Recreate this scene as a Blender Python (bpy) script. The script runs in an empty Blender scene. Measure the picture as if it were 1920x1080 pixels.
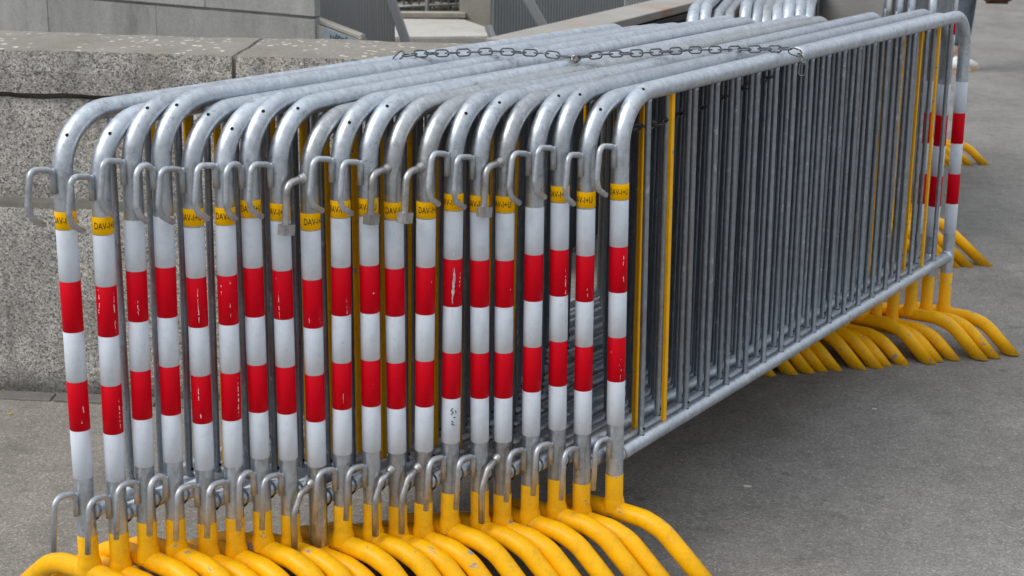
import bpy, bmesh, math, random
from mathutils import Vector, Matrix, noise
random.seed(7)
S = bpy.context.scene
C = S.collection
R = math.radians
PI = math.pi

# ------------------------------------------------------------ camera
PITCH, ROLL, CAM_H, FPX = .2853, .016, 1.5629, 2807.7
cam_d = bpy.data.cameras.new("camera"); cam = bpy.data.objects.new("camera", cam_d); C.objects.link(cam)
fw = Vector((0, math.cos(PITCH), -math.sin(PITCH))); up = Vector((0, math.sin(PITCH), math.cos(PITCH))); rt = Vector((1, 0, 0))
rx = rt*math.cos(ROLL) + up*math.sin(ROLL); ry = -rt*math.sin(ROLL) + up*math.cos(ROLL); rz = -fw
cam.matrix_world = Matrix(((rx.x, ry.x, rz.x, 0), (rx.y, ry.y, rz.y, 0), (rx.z, ry.z, rz.z, CAM_H), (0, 0, 0, 1)))
cam_d.sensor_width = 36; cam_d.lens = FPX/1920*36
cam_d.clip_start = .05; cam_d.clip_end = 400
cam_d.dof.use_dof = True; cam_d.dof.focus_distance = 3.35; cam_d.dof.aperture_fstop = 9
S.camera = cam

# ------------------------------------------------------------ sky, sun, exposure
SUN_EL, SUN_AZ = R(50), R(-118)          # azimuth from +Y towards +X of the direction the light comes from
w = bpy.data.worlds.new("World"); S.world = w; w.use_nodes = True
nt = w.node_tree; nt.nodes.clear()
out = nt.nodes.new("ShaderNodeOutputWorld"); bg = nt.nodes.new("ShaderNodeBackground"); sky = nt.nodes.new("ShaderNodeTexSky")
sky.sky_type = 'NISHITA'; sky.sun_disc = False; sky.sun_elevation = SUN_EL; sky.sun_rotation = SUN_AZ
sky.air_density = 1.0; sky.dust_density = 4.0; sky.ozone_density = 1.0; sky.altitude = 100
hsv = nt.nodes.new("ShaderNodeHueSaturation"); hsv.inputs['Saturation'].default_value = .42
nt.links.new(sky.outputs[0], hsv.inputs['Color'])
# a closed cloud deck over the clear sky: brighter towards the zenith, as overcast skies are
tcw = nt.nodes.new("ShaderNodeTexCoord"); sx = nt.nodes.new("ShaderNodeSeparateXYZ"); rp = nt.nodes.new("ShaderNodeValToRGB")
nt.links.new(tcw.outputs['Generated'], sx.inputs[0]); nt.links.new(sx.outputs['Z'], rp.inputs[0])
rp.color_ramp.elements[0].position = 0; rp.color_ramp.elements[0].color = (.34, .355, .375, 1)
rp.color_ramp.elements[1].position = 1; rp.color_ramp.elements[1].color = (1.03, 1.085, 1.16, 1)
vm = nt.nodes.new("ShaderNodeVectorMath"); vm.operation = 'SCALE'; vm.inputs['Scale'].default_value = 1/.12
nt.links.new(rp.outputs[0], vm.inputs[0])
mx = nt.nodes.new("ShaderNodeMix"); mx.data_type = 'RGBA'; mx.inputs[0].default_value = .86
nt.links.new(hsv.outputs[0], mx.inputs[6]); nt.links.new(vm.outputs[0], mx.inputs[7]); nt.links.new(mx.outputs[2], bg.inputs[0])
bg.inputs[1].default_value = .12
nt.links.new(bg.outputs[0], out.inputs[0])
sl = bpy.data.lights.new("sun", 'SUN'); sl.energy = 1.5; sl.angle = R(30); sl.color = (1, .965, .92)
sun = bpy.data.objects.new("sun", sl); C.objects.link(sun)
sd = Vector((math.sin(SUN_AZ)*math.cos(SUN_EL), math.cos(SUN_AZ)*math.cos(SUN_EL), math.sin(SUN_EL)))
sun.rotation_euler = sd.to_track_quat('Z', 'Y').to_euler(); sun.location = sd*20
S.view_settings.view_transform = 'Standard'; S.view_settings.look = 'None'
S.view_settings.exposure = 0.2; S.view_settings.gamma = 1; S.view_settings.use_curve_mapping = False

# ------------------------------------------------------------ helpers
def tag(o, label=None, cat=None, group=None, kind=None):
    if label: o['label'] = label
    if cat: o['category'] = cat
    if group: o['group'] = group
    if kind: o['kind'] = kind
    return o
def empty(name, loc=(0, 0, 0), rot=(0, 0, 0)):
    o = bpy.data.objects.new(name, None); C.objects.link(o); o.location = loc; o.rotation_euler = rot
    o.empty_display_size = .1
    return o
def mesh_of(name, bm, mats, smooth=True, recalc=True):
    if recalc: bmesh.ops.recalc_face_normals(bm, faces=bm.faces[:])
    me = bpy.data.meshes.new(name); bm.to_mesh(me); bm.free()
    for m in (mats if isinstance(mats, (list, tuple)) else [mats]): me.materials.append(m)
    if smooth:
        for p in me.polygons: p.use_smooth = True
    return me
def put(name, me, parent=None, loc=(0, 0, 0), rot=(0, 0, 0)):
    o = bpy.data.objects.new(name, me); C.objects.link(o); o.location = loc; o.rotation_euler = rot
    if parent is not None: o.parent = parent
    return o
def fillet(pts, r, n=5):
    pts = [Vector(p) for p in pts]; rr = r if isinstance(r, (list, tuple)) else [r]*len(pts)
    res = [pts[0]]
    for i in range(1, len(pts)-1):
        a, b, c = pts[i-1], pts[i], pts[i+1]; u = (a-b).normalized(); v = (c-b).normalized()
        ang = u.angle(v)
        if ang > PI-.02 or rr[i] <= 0: res.append(b); continue
        d = min(rr[i]/math.tan(ang/2), (a-b).length*.49 if i > 1 else (a-b).length*.98, (c-b).length*.49 if i < len(pts)-2 else (c-b).length*.98)
        rad = d*math.tan(ang/2); cen = b+(u+v).normalized()*(rad/math.sin(ang/2))
        p0 = b+u*d-cen; p1 = b+v*d-cen; th = p0.angle(p1)
        for k in range(n+1):
            t = k/n; res.append(cen+(p0*math.sin((1-t)*th)+p1*math.sin(t*th))/math.sin(th))
    res.append(pts[-1]); return res
def tube(bm, pts, r, seg=16, caps=True, cut0=None, cut1=None, mat=0):
    """sweep a circle along pts; r number or list; cut0/cut1 = z of a level cut at that end"""
    pts = [Vector(p) for p in pts]; n = len(pts); rs = r if isinstance(r, (list, tuple)) else [r]*n
    t = [(pts[min(i+1, n-1)]-pts[max(i-1, 0)]).normalized() for i in range(n)]
    ref = Vector((0, 1, 0)) if abs(t[0].y) < .9 else Vector((1, 0, 0))
    nrm = (ref-t[0]*ref.dot(t[0])).normalized(); rings = []
    for i in range(n):
        nrm = (nrm-t[i]*nrm.dot(t[i])).normalized(); b = t[i].cross(nrm); ring = []
        for k in range(seg):
            a = 2*PI*k/seg; v = pts[i]+(nrm*math.cos(a)+b*math.sin(a))*rs[i]
            if (i == 0 and cut0 is not None) or (i == n-1 and cut1 is not None):
                zc = cut0 if i == 0 else cut1
                if abs(t[i].z) > .1: v = v+t[i]*((zc-v.z)/t[i].z)
            ring.append(bm.verts.new(v))
        rings.append(ring)
    fs = []
    for i in range(n-1):
        for k in range(seg):
            fs.append(bm.faces.new((rings[i][k], rings[i][(k+1) % seg], rings[i+1][(k+1) % seg], rings[i+1][k])))
    if caps: fs.append(bm.faces.new(rings[0][::-1])); fs.append(bm.faces.new(rings[-1]))
    for f in fs: f.material_index = mat
    return rings
def box(bm, lo, hi, M=None):
    vs = []
    for x in (lo[0], hi[0]):
        for y in (lo[1], hi[1]):
            for z in (lo[2], hi[2]):
                v = Vector((x, y, z)); vs.append(bm.verts.new(M @ v if M else v))
    for f in ((0, 1, 3, 2), (4, 6, 7, 5), (0, 4, 5, 1), (2, 3, 7, 6), (0, 2, 6, 4), (1, 5, 7, 3)):
        bm.faces.new([vs[i] for i in f])
def prism(bm, poly, z0, z1):
    a = [bm.verts.new((x, y, z0)) for x, y in poly]; b = [bm.verts.new((x, y, z1)) for x, y in poly]; n = len(poly)
    for i in range(n): bm.faces.new((a[i], a[(i+1) % n], b[(i+1) % n], b[i]))
    bm.faces.new(a[::-1]); bm.faces.new(b)

# ------------------------------------------------------------ materials
class N:
    """small node-building helper"""
    def __init__(s, name):
        s.m = bpy.data.materials.new(name); s.m.use_nodes = True; s.t = s.m.node_tree
        s.b = s.t.nodes['Principled BSDF']; s.x = None
    def n(s, typ, **k):
        nd = s.t.nodes.new(typ)
        for a, v in k.items():
            if a.startswith('i_'): nd.inputs[int(a[2:])].default_value = v
            else: setattr(nd, a, v)
        return nd
    def l(s, a, b): s.t.links.new(a, b)
    def coord(s, shift=True, world=False):
        if world: return s.n('ShaderNodeNewGeometry').outputs['Position']
        tc = s.n('ShaderNodeTexCoord').outputs['Object']
        if not shift: return tc
        oi = s.n('ShaderNodeObjectInfo'); mm = s.n('ShaderNodeMath', operation='MULTIPLY'); s.l(oi.outputs['Random'], mm.inputs[0]); mm.inputs[1].default_value = 37.
        v = s.n('ShaderNodeVectorMath', operation='ADD'); s.l(tc, v.inputs[0]); s.l(mm.outputs[0], v.inputs[1]); return v.outputs[0]
    def scale(s, co, sc):
        v = s.n('ShaderNodeVectorMath', operation='MULTIPLY'); s.l(co, v.inputs[0]); v.inputs[1].default_value = sc; return v.outputs[0]
    def noise(s, co, sc, det=3, rough=.55, dist=0):
        nd = s.n('ShaderNodeTexNoise'); s.l(co, nd.inputs['Vector']); nd.inputs['Scale'].default_value = sc; nd.inputs['Detail'].default_value = det
        nd.inputs['Roughness'].default_value = rough; nd.inputs['Distortion'].default_value = dist; return nd.outputs[0]
    def voro(s, co, sc, out='Color', feat='F1', rnd=1):
        nd = s.n('ShaderNodeTexVoronoi', feature=feat); s.l(co, nd.inputs['Vector']); nd.inputs['Scale'].default_value = sc; nd.inputs['Randomness'].default_value = rnd; return nd.outputs[out]
    def ramp(s, v, stops, const=False):
        nd = s.n('ShaderNodeValToRGB'); s.l(v, nd.inputs[0]); e = nd.color_ramp
        if const: e.interpolation = 'CONSTANT'
        while len(e.elements) < len(stops): e.elements.new(.5)
        for el, (p, c) in zip(e.elements, stops):
            el.position = p; el.color = (c, c, c, 1) if isinstance(c, (int, float)) else (*c, 1)
        return nd.outputs[0]
    def mix(s, f, a, b, mode='MIX'):
        nd = s.n('ShaderNodeMix', data_type='RGBA', blend_type=mode)
        for sock, v in ((nd.inputs[0], f), (nd.inputs[6], a), (nd.inputs[7], b)):
            if isinstance(v, bpy.types.NodeSocket): s.l(v, sock)
            elif isinstance(v, (int, float)): sock.default_value = v if sock.type == 'VALUE' else (v, v, v, 1)
            else: sock.default_value = (*v, 1)
        return nd.outputs[2]
    def math(s, op, a, b=None):
        nd = s.n('ShaderNodeMath', operation=op)
        for sock, v in ((nd.inputs[0], a), (nd.inputs[1], b)):
            if v is None: continue
            if isinstance(v, bpy.types.NodeSocket): s.l(v, sock)
            else: sock.default_value = v
        return nd.outputs[0]
    def sep(s, co):
        nd = s.n('ShaderNodeSeparateXYZ'); s.l(co, nd.inputs[0]); return nd.outputs
    def rnd(s): return s.n('ShaderNodeObjectInfo').outputs['Random']
    def set(s, col=None, rough=None, metal=None, **k):
        for key, v in (('Base Color', col), ('Roughness', rough), ('Metallic', metal), *[(a.replace('_', ' '), b) for a, b in k.items()]):
            if v is None: continue
            sock = s.b.inputs[key]
            if isinstance(v, bpy.types.NodeSocket): s.l(v, sock)
            elif isinstance(v, tuple): sock.default_value = (*v, 1) if sock.type == 'RGBA' else v
            else: sock.default_value = v
        return s
    def bump(s, h, strength=.3, dist=.001):
        nd = s.n('ShaderNodeBump'); nd.inputs['Strength'].default_value = strength; nd.inputs['Distance'].default_value = dist
        s.l(h, nd.inputs['Height']); s.l(nd.outputs[0], s.b.inputs['Normal']); return s
def plain(name, col, rough=.6, metal=0, var=.12, sc=20):
    a = N(name); co = a.coord(); nz = a.noise(co, sc, 4)
    d = tuple(c*(1-var) for c in col); e = tuple(min(1, c*(1+var)) for c in col)
    a.set(a.ramp(nz, [(.3, d), (.7, e)]), rough, metal); a.bump(a.noise(co, sc*8, 3), .15, .001); return a.m

def galv(name, base, metal=.75, r0=.38, grime=.35, streak=0):
    a = N(name); co = a.coord()
    sp = a.voro(co, 130, 'Color'); spn = a.noise(co, 60, 4, .6)
    big = a.noise(co, 9, 3, .6); fine = a.noise(co, 420, 2, .6)
    v = a.mix(.35, a.ramp(spn, [(.3, .88), (.7, 1.06)]), a.ramp(a.sep(sp)[0], [(0, .8), (1, 1.12)]), 'MULTIPLY')
    v = a.mix(1, v, a.ramp(big, [(.3, .93), (.7, 1.04)]), 'MULTIPLY')
    v = a.mix(1, v, a.ramp(a.rnd(), [(0, .84), (1, 1.08)]), 'MULTIPLY')
    v = a.mix(1, v, a.ramp(a.noise(a.scale(co, (1, .12, .35)), 85, 3, .65), [(.32, .90), (.68, 1.06)]), 'MULTIPLY')
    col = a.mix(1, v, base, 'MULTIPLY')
    dirt = a.ramp(a.noise(co, 38, 7, .8), [(.55, 0), (.68, grime)])
    col = a.mix(dirt, col, (.10, .095, .085))
    wht = a.ramp(a.noise(a.scale(co, (1, 1, .5)), 60, 6, .75), [(.58, 0), (.66, .6)])
    col = a.mix(wht, col, (.72, .76, .80))
    rough = a.ramp(spn, [(.25, r0-.06), (.75, r0+.14)])
    a.set(col, rough, metal); a.bump(a.math('ADD', fine, a.math('MULTIPLY', spn, 2)), .22, .0006); return a.m
M_GALV = galv("galvanised_steel", (.61, .66, .72), .92, .38, .5)
M_GALV_OLD = galv("old_galvanised_steel", (.54, .56, .58), .92, .32, .45)
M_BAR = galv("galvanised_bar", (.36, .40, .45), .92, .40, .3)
M_ROD = galv("galvanised_rod", (.55, .585, .63), .7, .40, .45)
M_ROD_OLD = galv("worn_rod", (.47, .465, .46), .8, .36, .55)

def yellow(name="yellow_paint"):
    a = N(name); co = a.coord()
    n1 = a.noise(a.scale(co, (1, .6, 1)), 24, 6, .72); chip = a.ramp(n1, [(.635, 0), (.648, 1)])
    tcz = a.sep(a.n('ShaderNodeNewGeometry').outputs['Position'])[2]; low = a.ramp(tcz, [(.0, .12), (.05, 0)])
    n2 = a.noise(a.scale(co, (1, 1, 1)), 120, 3, .6); ch2 = a.ramp(a.math('ADD', n2, low), [(.70, 0), (.72, 1)])
    mask = a.math('MAXIMUM', chip, ch2)
    c = a.mix(a.ramp(a.noise(co, 7, 3), [(.3, 0), (.7, 1)]), (.96, .475, .001), (1.0, .53, .002))
    grime = a.ramp(a.noise(co, 48, 7, .82), [(.48, 0), (.72, .38)])
    c = a.mix(grime, c, (.30, .17, .03))
    c = a.mix(mask, c, (.33, .32, .31))
    a.set(c, a.mix(mask, .38, .5), 0, Specular_IOR_Level=.28)
    a.bump(a.math('SUBTRACT', a.math('MULTIPLY', a.noise(co, 90, 3), .25), mask), .3, .0006); return a.m
M_YEL = yellow()
def tape(name, base, scratch, dark):
    a = N(name); co = a.coord()
    hx = a.voro(a.scale(co, (1, 1, 1)), 330, 'Distance', 'F1', .15)
    c = a.mix(a.ramp(hx, [(.15, 0), (.6, .16)]), base, dark)
    # long vertical scuffs, more on some posts than others
    nz = a.noise(a.scale(co, (1, 1, .22)), 120, 5, .75)
    thr = a.math('ADD', .66, a.math('MULTIPLY', a.rnd(), .11)); m = a.math('GREATER_THAN', nz, thr)
    reg = a.ramp(a.noise(a.scale(co, (1, 1, .3)), 22, 2), [(.48, 0), (.54, 1)])
    m = a.math('MULTIPLY', m, reg); c = a.mix(m, c, scratch)
    g = a.ramp(a.noise(co, 40, 6, .8), [(.48, 0), (.8, .30)]); c = a.mix(g, c, tuple(x*.55 for x in dark))
    a.set(c, .55, 0, Specular_IOR_Level=.12); a.bump(a.math('ADD', hx, m), .12, .0004); return a.m
M_WHITE = tape("white_reflective_tape", (.69, .75, .83), (.28, .29, .31), (.46, .50, .56))
M_RED = tape("red_reflective_tape", (.68, .0, .012), (.76, .70, .70), (.46, .0, .007))
M_LABEL = plain("yellow_label", (.98, .52, .0), .6, 0, .03, 30); M_LABEL.node_tree.nodes["Principled BSDF"].inputs["Specular IOR Level"].default_value = .1
M_INK = plain("black_ink", (.03, .022, .012), .6, 0, .2)
M_HOLE = plain("dark_hole", (.004, .004, .005), .9, 0, .2)
M_CHAIN = galv("chain_steel", (.14, .15, .165), .7, .45, .5)
M_CHAIN_SHADED = galv("shaded_chain_steel", (.05, .055, .06), .5, .5, .5)  # same chain steel, colour darkened for the shade behind the bars
M_BRASS = plain("padlock_metal", (.36, .34, .29), .3, .9, .2, 60)

def asphalt():
    a = N("asphalt"); co = a.coord(world=True)
    v1 = a.voro(co, 210, 'Color'); v2 = a.voro(co, 480, 'Color'); d1 = a.voro(co, 210, 'Distance')
    s1 = a.ramp(a.sep(v1)[0], [(0, .72), (.5, .96), (.88, 1.04), (1, 1.45)]); s2 = a.ramp(a.sep(v2)[1], [(0, .88), (.8, 1.03), (1, 1.22)])
    c = a.mix(1, s1, s2, 'MULTIPLY')
    sx = a.sep(co)[0]
    side = a.ramp(a.math('ADD', a.math('MULTIPLY', sx, .25), a.math('MULTIPLY', a.noise(co, 1.2, 3), .6)), [(.05, (.29, .268, .236)), (.55, (.255, .246, .231))])
    c = a.mix(1, c, side, 'MULTIPLY')
    big = a.ramp(a.noise(a.scale(co, (1, .7, 1)), 2.2, 5, .65), [(.3, .74), (.7, 1.15)]); c = a.mix(1, c, big, 'MULTIPLY')
    mid = a.ramp(a.noise(co, 14, 6, .7), [(.3, .86), (.72, 1.1)]); c = a.mix(1, c, mid, 'MULTIPLY')
    st = a.ramp(a.noise(a.scale(co, (1, 1.6, 1)), 5, 6, .75, .4), [(.57, 0), (.74, .6)]); c = a.mix(st, c, (.08, .075, .068))
    sp1 = a.ramp(a.voro(co, 7.5, 'Distance'), [(.05, 1), (.14, 0)]); sg = a.ramp(a.noise(co, 3.3, 3), [(.52, 0), (.58, .5)])
    c = a.mix(a.math('MULTIPLY', sp1, sg), c, (.07, .066, .06))
    pale = a.ramp(a.voro(co, 40, 'Distance'), [(.05, .75), (.075, 0)]); gate = a.ramp(a.noise(co, 9, 2), [(.58, 0), (.62, 1)])
    c = a.mix(a.math('MULTIPLY', pale, gate), c, (.36, .33, .29))
    a.set(c, .88, 0, Specular_IOR_Level=.25)
    h = a.math('ADD', a.math('MULTIPLY', a.ramp(d1, [(.0, 1), (.7, 0)]), 1), a.noise(co, 520, 2)); a.bump(h, .38, .0014); return a.m
M_ASPH = asphalt()
def granite(name, light=1.0, sc=1.0, grass=True):
    a = N(name); co = a.coord(world=True)
    nz = a.noise(co, 60*sc, 3, .6)
    wv = a.n('ShaderNodeVectorMath', operation='ADD'); a.l(co, wv.inputs[0]); q = a.n('ShaderNodeTexNoise'); a.l(co, q.inputs['Vector']); q.inputs['Scale'].default_value = 190*sc
    w2 = a.n('ShaderNodeVectorMath', operation='SCALE'); a.l(q.outputs['Color'], w2.inputs[0]); w2.inputs['Scale'].default_value = .007/sc; a.l(w2.outputs[0], wv.inputs[1]); cw = wv.outputs[0]
    va = a.voro(cw, 215*sc, 'Color'); vb = a.voro(cw, 420*sc, 'Color')
    g = a.ramp(a.sep(va)[0], [(0, .13), (.12, .22), (.32, .34), (.52, .43), (.75, .50), (1, .60)])
    g2 = a.ramp(a.sep(vb)[0], [(0, .35), (.22, .8), (.6, 1.0), (1, 1.15)])
    c = a.mix(1, g, g2, 'MULTIPLY'); c = a.mix(1, c, (1.22*light, 1.18*light, 1.10*light), 'MULTIPLY')
    warm = a.ramp(a.noise(co, 3.2, 5, .7), [(.50, 0), (.75, .45)]); c = a.mix(warm, c, a.mix(1, c, (1.15, .86, .58), 'MULTIPLY'))
    stain = a.ramp(a.noise(a.scale(co, (1, 1, .45)), 6, 5, .7), [(.46, 0), (.72, .55)]); c = a.mix(stain, c, (.14, .137, .128)); c = a.mix(1, c, a.ramp(a.rnd(), [(0, .90), (1, 1.06)]), 'MULTIPLY')
    drip = a.ramp(a.noise(a.scale(co, (1, 1, .12)), 17, 4, .7), [(.55, 0), (.72, .45)]); c = a.mix(drip, c, (.13, .125, .115))
    foot_ = a.ramp(a.math('ADD', a.sep(co)[2], a.math('MULTIPLY', a.noise(co, 12, 4), .10)), [(.05, .75), (.13, 0)]); c = a.mix(foot_, c, (.09, .085, .075))
    # worn, dusty upper faces with pale flakes
    nrm = a.n('ShaderNodeNewGeometry').outputs['Normal']; upm = a.ramp(a.math('ADD', a.sep(nrm)[2], a.math('MULTIPLY', a.math('SUBTRACT', nz, .5), .5)), [(.45, 0), (.8, 1)])
    tc = a.mix(a.ramp(a.noise(co, 5, 5, .7), [(.35, 0), (.7, 1)]), (.26, .24, .21), (.35, .33, .295))
    tc = a.mix(a.ramp(a.sep(a.voro(co, 420, 'Color'))[0], [(0, .45), (.6, 0)]), tc, (.13, .115, .10))
    gr = a.ramp(a.noise(co, 11, 5, .7), [(.6, 0), (.72, .6)]); tc = a.mix(gr, tc, (.33, .22, .12))
    if grass:
        fl = a.ramp(a.voro(a.scale(co, (1, .8, 1)), 30, 'Distance', 'F1'), [(.22, 1), (.26, 0)]); fg = a.ramp(a.noise(co, 5, 3), [(.44, 0), (.47, 1)])
        fsz = a.ramp(a.noise(co, 70, 3), [(.40, 0), (.46, 1)]); tc = a.mix(a.math('MULTIPLY', a.math('MULTIPLY', fl, fg), fsz), tc, (.62, .59, .52))
    c = a.mix(upm, c, tc)
    a.set(c, .85, 0, Specular_IOR_Level=.3); h = a.math('ADD', a.math('MULTIPLY', nz, 1.5), a.sep(vb)[1]); a.bump(h, .7, .0035); return a.m
M_GRAN = granite("coarse_granite")
def smooth_stone(name, c0, c1, stain=(.09, .09, .09)):
    a = N(name); co = a.coord(world=True)
    c = a.mix(a.ramp(a.noise(a.scale(co, (1, 1, .35)), 5, 5, .7), [(.3, 0), (.7, 1)]), c0, c1)
    c = a.mix(a.ramp(a.noise(a.scale(co, (1, 1, .3)), 3.1, 6, .75), [(.56, 0), (.70, .6)]), c, stain)
    c = a.mix(1, c, a.ramp(a.noise(co, 90, 3), [(.3, .88), (.7, 1.1)]), 'MULTIPLY')
    c = a.mix(1, c, a.ramp(a.rnd(), [(0, .88), (1, 1.1)]), 'MULTIPLY')
    a.set(c, .8); a.bump(a.noise(co, 60, 4), .4, .003); return a.m
M_BSTONE = smooth_stone("grey_ashlar_stone", (.24, .245, .24), (.38, .38, .37))
M_SLAB = smooth_stone("pale_concrete", (.46, .44, .40), (.56, .54, .50), (.36, .34, .31))
M_WARM = smooth_stone("warm_grey_render", (.26, .245, .215), (.34, .32, .28), (.18, .165, .14))
M_RUB = smooth_stone("rubble_stone", (.36, .33, .28), (.52, .48, .41), (.2, .18, .15))
M_MORTAR = plain("grey_mortar", (.235, .225, .20), .9, 0, .15, 40)
M_CORR = plain("grey_corrugated_metal", (.30, .315, .32), .6, .1, .06, 4)
M_CORR2 = plain("streaked_corrugated_metal", (.36, .37, .365), .6, .1, .25, 3)
M_STRUT = plain("grey_painted_steel", (.33, .345, .35), .5, .2, .08, 8)
M_DARK = plain("dark_steel_and_shadow", (.035, .037, .04), .6, .2, .2, 8)
def beam_mat():
    a = N("weathered_beam"); co = a.coord(world=True)
    c = a.mix(a.ramp(a.noise(co, 3, 4), [(.35, 0), (.7, 1)]), (.31, .295, .27), (.40, .38, .35))
    c = a.mix(a.ramp(a.noise(co, 2.3, 4, .6), [(.60, 0), (.70, .6)]), c, (.42, .22, .13)); a.set(c, .75); a.bump(a.noise(co, 70, 3), .2, .002); return a.m
M_BEAM = beam_mat()
M_BLUE = plain("pale_blue_board", (.28, .36, .43), .5, 0, .1, 12)
M_LEDGE = plain("beige_ledge", (.45, .41, .36), .8, 0, .12, 12)
def brushed():
    a = N("brushed_steel"); co = a.coord(); st = a.noise(a.scale(co, (1, 1, 14)), 12, 5, .7)
    a.set(a.mix(1, a.ramp(st, [(.3, .82), (.7, 1.06)]), (.66, .645, .62), 'MULTIPLY'), a.ramp(st, [(.3, .34), (.7, .5)]), 0); a.bump(st, .08, .001); return a.m
M_POLE = brushed()
M_EDGE = smooth_stone("gutter_stone", (.13, .125, .115), (.20, .19, .175), (.05, .05, .045))
M_LEAF = plain("dry_leaf", (.50, .32, .06), .8, 0, .3, 40)
M_PALE = plain("pale_litter", (.62, .55, .47), .8, 0, .1, 40)
M_TROU = plain("blue_grey_cloth", (.085, .105, .135), .9, 0, .25, 14)
M_SHIRT = plain("dark_jacket_cloth", (.05, .055, .07), .9, 0, .2, 14)
M_SKIN = plain("skin", (.55, .34, .25), .55, 0, .06, 10)
M_HAIR = plain("hair", (.05, .03, .02), .6, 0, .3, 60)
M_SHOE = plain("white_shoe", (.80, .80, .79), .6, 0, .05, 20)
M_SOLE = plain("tan_sole", (.60, .42, .28), .8, 0, .1, 20)
M_BAG = plain("brown_leather", (.11, .05, .025), .55, 0, .3, 20)

# ------------------------------------------------------------ setting: ground
bm = bmesh.new()
g = 120
vs = [bm.verts.new(p) for p in ((-g, -g, 0), (g, -g, 0), (g, g, 0), (-g, g, 0))]; bm.faces.new(vs)
ground = put("asphalt_ground", mesh_of("asphalt_ground", bm, M_ASPH, False)); tag(ground, kind='structure')

# ------------------------------------------------------------ granite parapet wall
WX0, WX1 = -4.2, -.03
def wall_y(x): return 4.029 - .09*x
def stone(name, parent, x0, x1, y_off0, depth, z0, z1, mat, rough=.004, bev=.012, step=.05, end0=0, end1=0, wob=False):
    """block along the wall front; ends may lean in plan by end0/end1 over the depth"""
    bm = bmesh.new()
    nx = max(2, int((x1-x0)/step)); ny = max(2, int(depth/.07)); nz = max(2, int((z1-z0)/.045))
    idx = {}
    def P(i, j, k):
        key = (i, j, k)
        if key in idx: return idx[key]
        fx, fy, fz = i/nx, j/ny, k/nz
        y = fy*depth; xa = x0+end0*fy; xb = x1+end1*fy; z = z0+(z1-z0)*fz; wv_ = .011*noise.noise(Vector((3.1, y*11, z*24))) if wob else 0; xa += wv_; xb += wv_; x = xa+(xb-xa)*fx
        # rounded arrises
        ex = min(x-xa, xb-x); ez = min(z-z0, z1-z); ey = min(y, depth-y)
        if ey < 1e-6 and ez < 1e-6: y += bev*.6 if j == 0 else -bev*.6; z += -bev*.6 if k == nz else bev*.6
        if ex < 1e-6 and ey < 1e-6: y += bev*.5 if j == 0 else -bev*.5
        X = x; Y = wall_y(x)+y_off0+y
        p = Vector((X, Y, z)); nn = noise.noise_vector(p*9)*rough + noise.noise_vector(p*31)*rough*.5
        if ex < 1e-6: nn.x *= .1
        idx[key] = bm.verts.new(p+nn); return idx[key]
    for i in range(nx):
        for k in range(nz):
            for j in (0, ny): bm.faces.new((P(i, j, k), P(i+1, j, k), P(i+1, j, k+1), P(i, j, k+1)))
        for j in range(ny):
            for k in (0, nz): bm.faces.new((P(i, j, k), P(i+1, j, k), P(i+1, j+1, k), P(i, j+1, k)))
    for j in range(ny):
        for k in range(nz):
            for i in (0, nx): bm.faces.new((P(i, j, k), P(i, j+1, k), P(i, j+1, k+1), P(i, j, k+1)))
    return put(name, mesh_of(name, bm, mat, False), parent)
pw = empty("granite_parapet_wall", ((WX0+WX1)/2, wall_y((WX0+WX1)/2), 0))
tag(pw, "coarse speckled granite parapet wall with thick worn coping beside the stacked barriers", "wall")
def keep(o):   # keep world position under the thing's empty
    o.location = -pw.location; return o
for x0, x1, e0, e1 in ((WX0, -2.33, 0, 0), (-2.318, -.775, 0, .03), (-.763, WX1+.02, .03, .10)):
    keep(stone("coping_stone", pw, x0, x1, -.012, .42, .886, 1.014, M_GRAN, .0045, .009, .03, e0, e1, True))
keep(stone("mortar_joint", pw, -.7722, -.7652, .006, .40, .888, 1.004, M_MORTAR, .0005, .001, .01, .03, .03, True))
for x0, x1 in ((WX0, -2.75), (-2.742, -1.9), (-1.892, -.95), (-.942, WX1-.02)):
    keep(stone("stone_block", pw, x0, x1, .004, .36, .582, .880, M_GRAN, .005, .008))
for x0, x1 in ((WX0, -2.45), (-2.442, -1.28), (-1.272, -.5), (-.492, WX1-.02)):
    keep(stone("stone_block", pw, x0, x1, .001, .365, -.02, .562, M_GRAN, .004, .006))
keep(stone("mortar_joint", pw, WX0+.01, WX1-.03, .006, .34, .558, .588, M_MORTAR, .003, .001))
keep(stone("core", pw, WX0+.02, WX1-.05, .03, .31, .0, .9, M_MORTAR, .001, .001, .4))

# gutter strip of flat stones along the wall foot
gs = empty("gutter_strip", (-1.4, 4.12, 0)); tag(gs, kind='structure')
x = -3.4
while x < -.15:
    L = random.uniform(.22, .36); bm = bmesh.new()
    y0 = wall_y(x)-.072; y1 = wall_y(x)-.010; x2 = x+L-.008
    hh = .006+random.uniform(-.001, .002)
    prism(bm, [(x, y0), (x2, wall_y(x2)-.072), (x2, wall_y(x2)-.010), (x, y1)], -.01, hh)
    bmesh.ops.bevel(bm, geom=bm.edges[:], offset=.0025, segments=1, affect='EDGES')
    o = put("gutter_stone", mesh_of("gutter_stone", bm, M_EDGE, False), gs); o.location = -gs.location; x += L
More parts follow.
